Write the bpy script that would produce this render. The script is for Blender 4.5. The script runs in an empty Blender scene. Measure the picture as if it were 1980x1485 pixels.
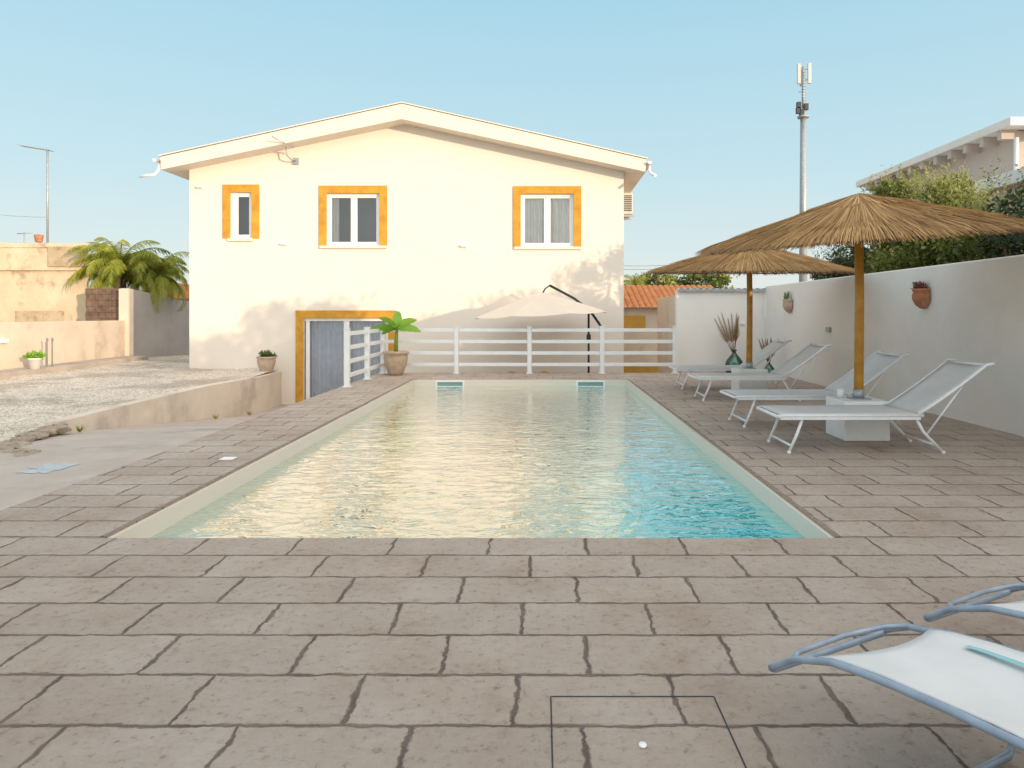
import bpy, math, random
from mathutils import Vector, Matrix, noise
random.seed(7)
R=math.radians; PI=math.pi
col=bpy.context.scene.collection
FK=1300.0; H=1.4
def P(x,y,Y): return Vector(((x-1046)*Y/FK, Y, H-(y-607)*Y/FK))

# ------------------------------------------------------------ mesh builder
class MB:
    def __init__(s): s.v=[]; s.f=[]; s.a=[]; s.sm=[]
    def add(s,vs,fs,var=0.5,smooth=False):
        n=len(s.v); s.v.extend([tuple(p) for p in vs])
        for f in fs: s.f.append(tuple(i+n for i in f)); s.a.append(var); s.sm.append(smooth)
        return s
    def box(s,x0,x1,y0,y1,z0,z1,var=0.5):
        vs=[(x0,y0,z0),(x1,y0,z0),(x1,y1,z0),(x0,y1,z0),(x0,y0,z1),(x1,y0,z1),(x1,y1,z1),(x0,y1,z1)]
        return s.add(vs,[(3,2,1,0),(4,5,6,7),(0,1,5,4),(1,2,6,5),(2,3,7,6),(3,0,4,7)],var)
    def prism_y(s,poly,y0,y1):      # poly list (x,z)
        n=len(poly); vs=[(x,y0,z) for x,z in poly]+[(x,y1,z) for x,z in poly]
        fs=[tuple(range(n)),tuple(range(2*n-1,n-1,-1))]+[(i,i+n,(i+1)%n+n,(i+1)%n) for i in range(n)]
        return s.add(vs,fs)
    def prism_z(s,poly,z0,z1):
        n=len(poly); vs=[(x,y,z0) for x,y in poly]+[(x,y,z1) for x,y in poly]
        fs=[tuple(range(n-1,-1,-1)),tuple(range(n,2*n))]+[(i,(i+1)%n,(i+1)%n+n,i+n) for i in range(n)]
        return s.add(vs,fs)
    def tube(s,pts,r,seg=8,var=0.5,cap=True):
        pts=[Vector(p) for p in pts]; n=len(pts)
        rs=r if isinstance(r,(list,tuple)) else [r]*n
        vs=[]; prev=None
        for i,p in enumerate(pts):
            t=(pts[min(i+1,n-1)]-pts[max(i-1,0)])
            if t.length<1e-9: t=Vector((0,0,1))
            t.normalize()
            if prev is None:
                a=Vector((0,0,1)) if abs(t.z)<0.9 else Vector((1,0,0))
                u=t.cross(a).normalized()
            else:
                u=(prev-t*prev.dot(t)).normalized()
            prev=u; w=t.cross(u)
            for k in range(seg):
                th=2*PI*k/seg; vs.append(p+(u*math.cos(th)+w*math.sin(th))*rs[i])
        fs=[]
        for i in range(n-1):
            for k in range(seg):
                k2=(k+1)%seg; fs.append((i*seg+k,i*seg+k2,(i+1)*seg+k2,(i+1)*seg+k))
        s.add(vs,fs,var,True)
        if cap:
            m=len(s.v)-len(vs)
            s.f.append(tuple(m+k for k in range(seg-1,-1,-1))); s.a.append(var); s.sm.append(False)
            s.f.append(tuple(m+(n-1)*seg+k for k in range(seg))); s.a.append(var); s.sm.append(False)
        return s
    def lathe(s,prof,c,seg=24,a0=0,a1=2*PI,var=0.5):
        full=abs(a1-a0-2*PI)<1e-6; m=seg if full else seg+1
        vs=[]
        for (r,z) in prof:
            for k in range(m):
                th=a0+(a1-a0)*k/seg; vs.append((c[0]+r*math.cos(th),c[1]+r*math.sin(th),c[2]+z))
        fs=[]
        for i in range(len(prof)-1):
            for k in range(seg):
                k2=(k+1)%m if full else k+1
                fs.append((i*m+k,i*m+k2,(i+1)*m+k2,(i+1)*m+k))
        return s.add(vs,fs,var,True)
    def grid(s,fn,nu,nv,var=0.5,smooth=True):
        vs=[fn(i/nu,j/nv) for j in range(nv+1) for i in range(nu+1)]
        fs=[(j*(nu+1)+i,j*(nu+1)+i+1,(j+1)*(nu+1)+i+1,(j+1)*(nu+1)+i) for j in range(nv) for i in range(nu)]
        return s.add(vs,fs,var,smooth)
    def build(s,name,mat,parent=None,org=None,bevel=0):
        if parent is not None: org=ORG[parent.name]
        elif org is None:
            xs=[p[0] for p in s.v]; ys=[p[1] for p in s.v]; zs=[p[2] for p in s.v]
            org=Vector(((min(xs)+max(xs))/2,(min(ys)+max(ys))/2,min(zs)))
        org=Vector(org)
        me=bpy.data.meshes.new(name)
        me.from_pydata([(p[0]-org.x,p[1]-org.y,p[2]-org.z) for p in s.v],[],s.f)
        me.polygons.foreach_set('use_smooth',s.sm)
        at=me.attributes.new('var','FLOAT','FACE'); at.data.foreach_set('value',s.a)
        me.update()
        me.materials.append(mat)
        o=bpy.data.objects.new(name,me); col.objects.link(o)
        if parent is not None: o.parent=parent
        else: o.location=org
        ORG[o.name]=org
        if bevel:
            b=o.modifiers.new('bevel','BEVEL'); b.width=bevel; b.segments=2; b.limit_method='ANGLE'
        return o
ORG={}
def tag(o,label,cat,group=None,kind=None):
    if label: o['label']=label
    if cat: o['category']=cat
    if group: o['group']=group
    if kind: o['kind']=kind
    return o
def struct(o): o['kind']='structure'; return o
def empty(name,loc,label,cat,group=None):
    o=bpy.data.objects.new(name,None); col.objects.link(o); o.location=loc; o.empty_display_size=.1
    ORG[o.name]=Vector(loc); return tag(o,label,cat,group)
def copy_tree(o,parent=None):
    c=o.copy(); col.objects.link(c)
    if parent is not None: c.parent=parent
    for ch in list(o.children): copy_tree(ch,c)
    return c

# ------------------------------------------------------------ materials
def new(name):
    m=bpy.data.materials.new(name); m.use_nodes=True; nt=m.node_tree; nt.nodes.clear()
    out=nt.nodes.new('ShaderNodeOutputMaterial'); return m,nt,out
def N(nt,t,**k):
    n=nt.nodes.new(t)
    for a,b in k.items():
        if a in n.inputs.keys(): n.inputs[a].default_value=b
        else: setattr(n,a,b)
    return n
def ramp(nt,src,stops):
    r=nt.nodes.new('ShaderNodeValToRGB'); e=r.color_ramp.elements
    while len(e)<len(stops): e.new(0.5)
    for i,(p,c) in enumerate(stops): e[i].position=p; e[i].color=(*c,1) if len(c)==3 else c
    nt.links.new(src,r.inputs[0]); return r.outputs[0]
def mixc(nt,f,a,b,bt='MIX'):
    m=nt.nodes.new('ShaderNodeMix'); m.data_type='RGBA'; m.blend_type=bt; m.clamp_result=False
    for s_,v in ((m.inputs[0],f),(m.inputs[6],a),(m.inputs[7],b)):
        if hasattr(v,'links') or hasattr(v,'is_linked'): nt.links.new(v,s_)
        elif isinstance(v,(int,float)): s_.default_value=v
        else: s_.default_value=(*v,1)
    return m.outputs[2]
def rough_mat(name,c1,c2,scale=3,rough=.8,bump=.15,fine=60,c3=None,s3=1,lo=.35,hi=.65,metal=0,dist=.01):
    m,nt,out=new(name); L=nt.links
    tc=N(nt,'ShaderNodeTexCoord')
    n1=N(nt,'ShaderNodeTexNoise',Scale=scale,Detail=8.0,Roughness=.6); L.new(tc.outputs['Object'],n1.inputs['Vector'])
    c=ramp(nt,n1.outputs['Fac'],[(lo,c1),(hi,c2)])
    if c3:
        n3=N(nt,'ShaderNodeTexNoise',Scale=s3,Detail=10.0,Roughness=.7); L.new(tc.outputs['Object'],n3.inputs['Vector'])
        f=ramp(nt,n3.outputs['Fac'],[(.52,(0,0,0)),(.66,(1,1,1))])
        c=mixc(nt,f,c,c3)
    b=N(nt,'ShaderNodeBsdfPrincipled',Roughness=rough,Metallic=metal); L.new(c,b.inputs['Base Color'])
    n2=N(nt,'ShaderNodeTexNoise',Scale=fine,Detail=4.0); L.new(tc.outputs['Object'],n2.inputs['Vector'])
    bp=N(nt,'ShaderNodeBump',Strength=bump,Distance=dist); L.new(n2.outputs['Fac'],bp.inputs['Height']); L.new(bp.outputs[0],b.inputs['Normal'])
    L.new(b.outputs[0],out.inputs[0]); return m
def var_mat(name,c1,c2,rough=.7,trans=0,c3=None):
    m,nt,out=new(name); L=nt.links
    a=N(nt,'ShaderNodeAttribute'); a.attribute_name='var'
    st=[(0,c1),(1,c2)] if not c3 else [(0,c1),(.6,c2),(1,c3)]
    c=ramp(nt,a.outputs['Fac'],st)
    b=N(nt,'ShaderNodeBsdfPrincipled',Roughness=rough); L.new(c,b.inputs['Base Color'])
    if trans:
        t=N(nt,'ShaderNodeBsdfTranslucent'); L.new(c,t.inputs['Color'])
        mx=N(nt,'ShaderNodeMixShader',Fac=trans); L.new(b.outputs[0],mx.inputs[1]); L.new(t.outputs[0],mx.inputs[2]); L.new(mx.outputs[0],out.inputs[0])
    else: L.new(b.outputs[0],out.inputs[0])
    return m
M={}
M['plaster']=rough_mat('house_plaster',(.86,.775,.69),(.835,.75,.665),.8,.85,.2,90)
M['roofw']=rough_mat('roof_fascia',(.84,.75,.66),(.79,.71,.62),2.5,.75,.1,40)
M['white']=rough_mat('white_paint',(.88,.88,.88),(.83,.83,.83),4,.4,.03,60)
M['wallw']=rough_mat('garden_wall_plaster',(.89,.86,.82),(.85,.82,.78),.7,.85,.25,70,c3=(.81,.775,.735),s3=.5)
M['neigh']=rough_mat('neighbour_plaster',(.60,.51,.45),(.54,.46,.41),.9,.85,.25,50)
M['oldwall']=rough_mat('old_plaster',(.76,.62,.45),(.62,.49,.34),.9,.9,.5,30,c3=(.38,.27,.19),s3=1.3,dist=.03)
M['patch']=rough_mat('patched_plaster',(.58,.45,.30),(.42,.32,.22),1.6,.9,.5,30,c3=(.28,.21,.15),s3=1.8,dist=.03)
M['lowwall']=rough_mat('low_wall_plaster',(.78,.66,.54),(.68,.57,.47),1.1,.9,.3,40,c3=(.54,.45,.37),s3=.8)
M['greywall']=rough_mat('grey_wall_plaster',(.58,.52,.50),(.48,.43,.41),1.0,.9,.3,50)
M['ochre']=rough_mat('ochre_stone',(.68,.35,.035),(.54,.25,.022),3,.75,.3,50,c3=(.46,.23,.03),s3=5)
M['concrete']=rough_mat('drive_concrete',(.53,.455,.40),(.44,.38,.33),1.5,.85,.3,60,c3=(.36,.315,.285),s3=.9)
M['kerb']=rough_mat('kerb_stone',(.46,.38,.29),(.28,.22,.17),4,.9,.8,18,dist=.03)
M['lip']=rough_mat('pool_lip_stone',(.34,.27,.22),(.20,.15,.12),14,.9,.8,30,dist=.02)
M['terra']=rough_mat('terracotta',(.50,.20,.10),(.38,.15,.08),9,.8,.2,60,c3=(.55,.36,.25),s3=5)
M['beigepot']=rough_mat('beige_clay',(.58,.44,.32),(.46,.33,.23),9,.8,.25,60)
M['wood']=rough_mat('bamboo_pole',(.66,.32,.045),(.46,.20,.03),6,.5,.2,30)
M['ribwood']=rough_mat('rib_cane',(.10,.075,.08),(.05,.04,.05),6,.7,.1,40)
M['metal']=rough_mat('grey_metal',(.45,.47,.49),(.34,.36,.38),6,.4,.05,40,metal=.3)
M['dark']=rough_mat('dark_metal',(.035,.04,.045),(.02,.022,.026),6,.5,.05,40)
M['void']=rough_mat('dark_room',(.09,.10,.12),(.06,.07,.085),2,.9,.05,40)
M['aqua']=rough_mat('aqua_slot',(.22,.36,.34),(.16,.29,.28),2,.6,.05,40)
M['alum']=rough_mat('lounger_tube',(.86,.87,.88),(.78,.80,.82),8,.35,.03,40)
M['bluetube']=rough_mat('blue_grey_tube',(.36,.43,.52),(.26,.32,.41),12,.35,.05,30,metal=.2)
M['brick']=rough_mat('block_wall',(.24,.15,.10),(.12,.08,.06),5,.9,.6,20,dist=.03)
M['canvas']=rough_mat('parasol_canvas',(.86,.74,.62),(.81,.70,.58),3,.9,.1,80)
M['orange']=rough_mat('orange_plastic',(.75,.36,.06),(.65,.30,.05),3,.5,.03,40)
M['ydoor']=rough_mat('ochre_door_paint',(.66,.38,.06),(.56,.31,.05),3,.6,.05,40)
M['cyan']=rough_mat('cyan_fabric',(.30,.60,.64),(.24,.52,.56),8,.8,.1,90)
M['stain']=rough_mat('pale_blue_stain',(.46,.58,.66),(.44,.42,.39),9,.8,.1,40)
M['bark']=rough_mat('bark',(.20,.14,.09),(.11,.08,.05),12,.95,.8,25,dist=.03)
M['ac']=rough_mat('ac_plastic',(.72,.66,.56),(.64,.58,.5),3,.5,.05,40)
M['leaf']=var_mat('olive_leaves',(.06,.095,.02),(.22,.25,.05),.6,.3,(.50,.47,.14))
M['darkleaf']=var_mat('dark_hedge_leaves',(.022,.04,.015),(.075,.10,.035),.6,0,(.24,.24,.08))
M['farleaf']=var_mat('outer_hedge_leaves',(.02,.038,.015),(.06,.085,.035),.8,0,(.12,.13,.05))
M['palmleaf']=var_mat('palm_leaves',(.15,.20,.025),(.38,.42,.06),.5,.35,(.56,.54,.10))
M['banana']=var_mat('banana_leaf',(.16,.36,.035),(.34,.60,.08),.4,.35)
M['succ']=var_mat('succulent_leaf',(.10,.16,.06),(.22,.28,.12),.5,.1)
M['redsucc']=var_mat('reddish_succulent',(.22,.09,.08),(.32,.18,.14),.5,.1)
M['dry']=var_mat('dry_fronds',(.15,.075,.03),(.40,.22,.09),.8,.1)
M['straw']=var_mat('straw_thatch',(.20,.10,.035),(.58,.34,.125),.8,.12,(.80,.56,.28))
M['tile']=rough_mat('orange_tile',(.66,.29,.11),(.48,.19,.07),5,.8,.2,30)
M['wtile']=rough_mat('pale_tile',(.66,.68,.68),(.52,.54,.55),6,.8,.2,30)
M['pebble']=var_mat('pebbles',(.44,.38,.32),(.86,.79,.70),.85)
M['curtain']=rough_mat('curtain_cloth',(.88,.86,.77),(.80,.78,.70),4,.9,.05,40)
M['bluecurtain']=rough_mat('blue_grey_curtain',(.78,.81,.88),(.66,.70,.79),5,.9,.05,40)
M['ground']=rough_mat('earth',(.34,.28,.19),(.22,.20,.12),.2,.95,.3,5)

def glass(name,tint,gl=.0):
    m,nt,out=new(name); L=nt.links
    t=N(nt,'ShaderNodeBsdfTransparent'); t.inputs[0].default_value=(*tint,1)
    g=N(nt,'ShaderNodeBsdfGlossy',Roughness=.02)
    fr=N(nt,'ShaderNodeFresnel',IOR=1.6)
    ad=N(nt,'ShaderNodeMath',operation='ADD'); ad.inputs[1].default_value=gl; L.new(fr.outputs[0],ad.inputs[0])
    mx=N(nt,'ShaderNodeMixShader'); L.new(ad.outputs[0],mx.inputs[0]); L.new(t.outputs[0],mx.inputs[1]); L.new(g.outputs[0],mx.inputs[2]); L.new(mx.outputs[0],out.inputs[0])
    return m
M['glass']=glass('window_glass',(.94,.97,1),.10)
M['gglass']=glass('green_glass',(.28,.66,.52),.05)

def mk_fabric():
    m,nt,out=new('white_mesh_fabric'); L=nt.links
    tc=N(nt,'ShaderNodeTexCoord')
    w=N(nt,'ShaderNodeTexChecker',Scale=300.0); L.new(tc.outputs['Object'],w.inputs['Vector'])
    n=N(nt,'ShaderNodeTexNoise',Scale=5.0,Detail=5.0); L.new(tc.outputs['Object'],n.inputs['Vector'])
    c=ramp(nt,n.outputs['Fac'],[(.35,(.87,.87,.87)),(.65,(.93,.93,.93))])
    c=mixc(nt,.08,c,w.outputs['Color'],'MULTIPLY')
    d=N(nt,'ShaderNodeBsdfPrincipled',Roughness=.7); L.new(c,d.inputs['Base Color'])
    t=N(nt,'ShaderNodeBsdfTranslucent'); L.new(c,t.inputs[0])
    mx=N(nt,'ShaderNodeMixShader',Fac=.25); L.new(d.outputs[0],mx.inputs[1]); L.new(t.outputs[0],mx.inputs[2]); L.new(mx.outputs[0],out.inputs[0])
    return m
M['fabric']=mk_fabric()

def mk_paving():
    m,nt,out=new('stamped_paving'); L=nt.links
    geo=N(nt,'ShaderNodeNewGeometry')
    base=geo.outputs['Position']
    sep=N(nt,'ShaderNodeSeparateXYZ'); L.new(base,sep.inputs[0])
    dv=N(nt,'ShaderNodeMath',operation='SUBTRACT'); L.new(sep.outputs[1],dv.inputs[0]); dv.inputs[1].default_value=.025
    dd=N(nt,'ShaderNodeMath',operation='DIVIDE'); L.new(dv.outputs[0],dd.inputs[0]); dd.inputs[1].default_value=.323
    fl=N(nt,'ShaderNodeMath',operation='FLOOR'); L.new(dd.outputs[0],fl.inputs[0])
    wn=N(nt,'ShaderNodeTexWhiteNoise',noise_dimensions='1D'); L.new(fl.outputs[0],wn.inputs['W'])
    sh=N(nt,'ShaderNodeMath',operation='MULTIPLY_ADD'); L.new(wn.outputs['Value'],sh.inputs[0]); sh.inputs[1].default_value=.16; L.new(sep.outputs[0],sh.inputs[2])
    cmb=N(nt,'ShaderNodeCombineXYZ'); L.new(sh.outputs[0],cmb.inputs[0]); L.new(dv.outputs[0],cmb.inputs[1])
    wv=N(nt,'ShaderNodeTexNoise',Scale=7.0,Detail=9.0,Roughness=.75); L.new(base,wv.inputs['Vector'])
    ws=N(nt,'ShaderNodeVectorMath',operation='MULTIPLY_ADD'); L.new(wv.outputs['Color'],ws.inputs[0]); ws.inputs[1].default_value=(.085,.048,0); L.new(cmb.outputs[0],ws.inputs[2])
    sb=N(nt,'ShaderNodeVectorMath',operation='SUBTRACT'); L.new(ws.outputs[0],sb.inputs[0]); sb.inputs[1].default_value=(.042,.024,0)
    ms=N(nt,'ShaderNodeTexNoise',Scale=11.0,Detail=5.0,Roughness=.6); L.new(base,ms.inputs['Vector'])
    mr=N(nt,'ShaderNodeMapRange'); L.new(ms.outputs['Fac'],mr.inputs[0]); mr.inputs[1].default_value=.35; mr.inputs[2].default_value=.7; mr.inputs[3].default_value=.005; mr.inputs[4].default_value=.019
    br=N(nt,'ShaderNodeTexBrick'); br.offset=.5; br.squash=1
    br.inputs['Scale'].default_value=1; br.inputs['Brick Width'].default_value=.585; br.inputs['Row Height'].default_value=.323
    br.inputs['Mortar Smooth'].default_value=1.0; L.new(mr.outputs[0],br.inputs['Mortar Size'])
    br.inputs['Color1'].default_value=(.0,.0,.0,1); br.inputs['Color2'].default_value=(1,1,1,1); br.inputs['Mortar'].default_value=(.5,.5,.5,1); br.inputs['Bias'].default_value=0
    L.new(sb.outputs[0],br.inputs['Vector'])
    tile=ramp(nt,br.outputs['Color'],[(0,(.53,.445,.38)),(1,(.47,.39,.33))])
    n1=N(nt,'ShaderNodeTexNoise',Scale=1.2,Detail=10.0,Roughness=.72); L.new(base,n1.inputs['Vector'])
    big=ramp(nt,n1.outputs['Fac'],[(.32,(.76,.68,.63)),(.46,(.94,.90,.87)),(.56,(1,1,1)),(.7,(1.13,1.14,1.13))])
    c=mixc(nt,1.0,tile,big,'MULTIPLY')
    n2=N(nt,'ShaderNodeTexNoise',Scale=22.0,Detail=8.0,Roughness=.75); L.new(base,n2.inputs['Vector'])
    sp=ramp(nt,n2.outputs['Fac'],[(.34,(.62,.55,.5)),(.45,(1,1,1)),(.7,(1.1,1.1,1.09))])
    c=mixc(nt,.9,c,sp,'MULTIPLY')
    vo=N(nt,'ShaderNodeTexVoronoi',Scale=24.0); L.new(base,vo.inputs['Vector'])
    vm=ramp(nt,vo.outputs['Distance'],[(.05,(1,1,1)),(.2,(0,0,0))])
    n3=N(nt,'ShaderNodeTexNoise',Scale=4.3,Detail=4.0); L.new(base,n3.inputs['Vector'])
    gate=ramp(nt,n3.outputs['Fac'],[(.52,(0,0,0)),(.64,(.8,.8,.8))])
    pits=mixc(nt,1.0,vm,gate,'MULTIPLY')
    c=mixc(nt,pits,c,(.24,.17,.14))
    mo=N(nt,'ShaderNodeTexNoise',Scale=5.0,Detail=5.0); L.new(base,mo.inputs['Vector'])
    moc=ramp(nt,mo.outputs['Fac'],[(.35,(.17,.11,.08)),(.65,(.33,.24,.19))])
    c=mixc(nt,br.outputs['Fac'],c,moc)
    b=N(nt,'ShaderNodeBsdfPrincipled',Roughness=.68); L.new(c,b.inputs['Base Color'])
    h1=N(nt,'ShaderNodeMath',operation='MULTIPLY'); L.new(br.outputs['Fac'],h1.inputs[0]); h1.inputs[1].default_value=-1.6
    h2=N(nt,'ShaderNodeMath',operation='MULTIPLY_ADD'); L.new(n2.outputs['Fac'],h2.inputs[0]); h2.inputs[1].default_value=1.5; L.new(h1.outputs[0],h2.inputs[2])
    h3=N(nt,'ShaderNodeMath',operation='MULTIPLY_ADD'); L.new(pits,h3.inputs[0]); h3.inputs[1].default_value=-.5; L.new(h2.outputs[0],h3.inputs[2])
    h4=N(nt,'ShaderNodeMath',operation='MULTIPLY_ADD'); L.new(n1.outputs['Fac'],h4.inputs[0]); h4.inputs[1].default_value=4.0; L.new(h3.outputs[0],h4.inputs[2])
    bp=N(nt,'ShaderNodeBump',Strength=1.0,Distance=.013); L.new(h4.outputs[0],bp.inputs['Height']); L.new(bp.outputs[0],b.inputs['Normal'])
    L.new(b.outputs[0],out.inputs[0]); return m
M['paving']=mk_paving()

def mk_gravel():
    m,nt,out=new('white_gravel'); L=nt.links
    geo=N(nt,'ShaderNodeNewGeometry'); base=geo.outputs['Position']
    v=N(nt,'ShaderNodeTexVoronoi',Scale=34.0); L.new(base,v.inputs['Vector'])
    sx=N(nt,'ShaderNodeSeparateXYZ'); L.new(v.outputs['Color'],sx.inputs[0])
    c=ramp(nt,sx.outputs[0],[(0,(.44,.37,.30)),(.5,(.68,.60,.50)),(1,(.88,.80,.70))])
    n=N(nt,'ShaderNodeTexNoise',Scale=.6,Detail=9.0,Roughness=.65); L.new(base,n.inputs['Vector'])
    f=ramp(nt,n.outputs['Fac'],[(.48,(0,0,0)),(.58,(.9,.9,.9))])
    c=mixc(nt,f,c,mixc(nt,.55,c,(.28,.21,.15)))
    b=N(nt,'ShaderNodeBsdfPrincipled',Roughness=.9); L.new(c,b.inputs['Base Color'])
    bp=N(nt,'ShaderNodeBump',Strength=.8,Distance=.015,invert=True); L.new(v.outputs['Distance'],bp.inputs['Height']); L.new(bp.outputs[0],b.inputs['Normal'])
    L.new(b.outputs[0],out.inputs[0]); return m
M['gravel']=mk_gravel()

def mk_liner():
    m,nt,out=new('pool_liner'); L=nt.links
    geo=N(nt,'ShaderNodeNewGeometry'); base=geo.outputs['Position']
    sep=N(nt,'ShaderNodeSeparateXYZ'); L.new(base,sep.inputs[0])
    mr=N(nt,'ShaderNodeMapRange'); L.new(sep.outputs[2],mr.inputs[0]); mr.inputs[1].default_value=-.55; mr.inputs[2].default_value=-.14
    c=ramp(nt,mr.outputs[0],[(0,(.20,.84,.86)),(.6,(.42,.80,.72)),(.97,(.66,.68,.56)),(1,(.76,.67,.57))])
    b=N(nt,'ShaderNodeBsdfPrincipled',Roughness=.6); L.new(c,b.inputs['Base Color']); L.new(b.outputs[0],out.inputs[0]); return m
M['liner']=mk_liner()

def mk_water():
    m,nt,out=new('pool_water'); L=nt.links
    geo=N(nt,'ShaderNodeNewGeometry'); base=geo.outputs['Position']
    mp=N(nt,'ShaderNodeMapping'); mp.inputs['Scale'].default_value=(.75,1.2,1); mp.inputs['Rotation'].default_value=(0,0,R(16)); L.new(base,mp.inputs[0])
    n1=N(nt,'ShaderNodeTexNoise',Scale=6.5,Detail=3.0,Roughness=.45,Distortion=1.2); L.new(mp.outputs[0],n1.inputs['Vector'])
    n2=N(nt,'ShaderNodeTexNoise',Scale=1.8,Detail=2.0); L.new(mp.outputs[0],n2.inputs['Vector'])
    ad=N(nt,'ShaderNodeMath',operation='MULTIPLY_ADD'); L.new(n2.outputs['Fac'],ad.inputs[0]); ad.inputs[1].default_value=1.6; L.new(n1.outputs['Fac'],ad.inputs[2])
    bp=N(nt,'ShaderNodeBump',Strength=1.0,Distance=.0125); L.new(ad.outputs[0],bp.inputs['Height'])
    t=N(nt,'ShaderNodeBsdfTransparent'); t.inputs[0].default_value=(.55,.93,.92,1)
    d=N(nt,'ShaderNodeBsdfDiffuse')
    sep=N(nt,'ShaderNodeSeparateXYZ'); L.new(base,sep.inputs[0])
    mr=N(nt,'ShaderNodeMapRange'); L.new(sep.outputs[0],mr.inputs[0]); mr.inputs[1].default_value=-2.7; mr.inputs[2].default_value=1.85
    dc=ramp(nt,mr.outputs[0],[(0,(.36,.56,.46)),(.5,(.46,.54,.40)),(.72,(.10,.66,.68)),(1,(.01,.72,.82))]); L.new(dc,d.inputs[0])  # water scatter colour; sandy left and centre paint in the house reflection
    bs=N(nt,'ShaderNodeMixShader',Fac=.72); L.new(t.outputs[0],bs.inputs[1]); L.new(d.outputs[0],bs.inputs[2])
    g=N(nt,'ShaderNodeBsdfGlossy',Roughness=.01); g.inputs['Color'].default_value=(1,.97,.92,1); L.new(bp.outputs[0],g.inputs['Normal'])
    fr=N(nt,'ShaderNodeFresnel',IOR=1.6); L.new(bp.outputs[0],fr.inputs['Normal'])
    fm=N(nt,'ShaderNodeMath',operation='MULTIPLY_ADD',use_clamp=True); L.new(fr.outputs[0],fm.inputs[0]); fm.inputs[1].default_value=1.5; fm.inputs[2].default_value=.17
    mx=N(nt,'ShaderNodeMixShader'); L.new(fm.outputs[0],mx.inputs[0]); L.new(bs.outputs[0],mx.inputs[1]); L.new(g.outputs[0],mx.inputs[2]); L.new(mx.outputs[0],out.inputs[0])
    return m
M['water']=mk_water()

# ------------------------------------------------------------ setting
struct(MB().add([(-400,-400,-1.7),(400,-400,-1.7),(400,600,-1.7),(-400,600,-1.7)],[(0,1,2,3)]).build('ground',M['ground']))
PX0,PX1,PY0,PY1=-2.735,1.856,4.20,14.44
DL=-3.85
d=MB()
d.box(-14,5.5,-7,PY0,-1.6,0)
struct(d.build('near_pool_deck',M['paving']))
struct(MB().box(DL,PX0,PY0+.004,PY1,-1.6,0).build('left_pool_deck',M['paving']))
struct(MB().box(PX1,5.5,PY0+.004,PY1,-1.6,0).build('right_pool_deck',M['paving']))
struct(MB().box(DL,5.5,PY1+.004,16.0,-1.6,0).box(3.33,5.5,16.004,16.5,-1.6,0).build('far_pool_deck',M['paving']))
# rough stone lip along the long pool edges
for sgn,X in ((-1,PX0),(1,PX1)):
    m=MB()
    def lp(u,v,X=X,sgn=sgn):
        y=PY0+.01+v*(PY1-PY0-.01); wv_=.035+.016*noise.noise(Vector((y*5,X,0)))+.008*noise.noise(Vector((y*17,X,2)))
        return (X+sgn*(wv_*u-.006),y,.004+.003*math.sin(PI*u)+.002*noise.noise(Vector((y*20,u*3,1))))
    m.grid(lp,4,260); struct(m.build('pool_edge_lip',M['lip'],org=(X,9,0)))
b=MB(); t=.03
b.add([(PX0+t,PY0+t,-1.3),(PX1-t,PY0+t,-1.3),(PX1-t,PY1-t,-1.3),(PX0+t,PY1-t,-1.3)],[(0,1,2,3)])
b.box(PX0,PX0+t,PY0,PY1,-1.4,-.012); b.box(PX1-t,PX1,PY0,PY1,-1.4,-.012)
b.box(PX0+t,PX1-t,PY1-t,PY1,-1.4,-.012); b.box(PX0+t,PX1-t,PY0,PY0+t,-1.4,-.012)
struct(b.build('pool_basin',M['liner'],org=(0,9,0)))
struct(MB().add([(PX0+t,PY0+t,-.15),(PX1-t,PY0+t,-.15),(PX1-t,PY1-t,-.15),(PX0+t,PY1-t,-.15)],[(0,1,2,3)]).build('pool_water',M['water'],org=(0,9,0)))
for i,x in enumerate((870,1142)):
    X=(x-1046)*14.4/FK
    r=empty('pool_skimmer',(X,PY1-t,-.2),['white skimmer frame at the far pool wall, left of the pair','white skimmer frame at the far pool wall, right of the pair'][i],'skimmer')
    m=MB(); y0,y1=PY1-t-.03,PY1-t+.001
    m.box(X-.31,X+.31,y0,y1,-.060,-.030); m.box(X-.31,X+.31,y0,y1,-.17,-.143)
    m.box(X-.31,X-.27,y0,y1,-.143,-.060); m.box(X+.27,X+.31,y0,y1,-.143,-.060); m.build('frame',M['white'],r,bevel=.004)
    MB().box(X-.27,X+.27,y0+.02,y1,-.143,-.060).build('slot',M['aqua'],r)
def zr(Y):
    if Y<7: return -.02
    pts=[(7,-.02),(8.84,-.15),(11,-.4),(14.6,-.8),(17.5,-.95),(40,-.95)]
    for (a,za),(b_,zb) in zip(pts,pts[1:]):
        if Y<=b_: return za+(zb-za)*(Y-a)/(b_-a)
    return -.95
def drz(X,Y): return zr(Y)+.008*noise.noise(Vector((X*.9,Y*.9,0)))-.004
m=MB(); m.grid(lambda u,v:(-7.2+u*(7.2+DL),4.2+v*13.3,drz(-7.2+u*(7.2+DL),4.2+v*13.3)),20,80)
struct(m.build('sunken_drive',M['concrete'],org=(0,0,0)))
m=MB(); m.grid(lambda u,v:(-14+u*6.8,4.2+v*4.8,drz(-14+u*6.8,4.2+v*4.8)-.002),20,20)
struct(m.build('left_drive',M['concrete'],org=(0,0,0)))
struct(MB().box(DL,5.7,16.0,17.5,-1.3,-.95).box(2.16,5.0,17.5,24,-1.3,-.95).build('patio',M['concrete'],org=(0,0,0)))
c0=(-4.55,6.2); pts=[]
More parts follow.
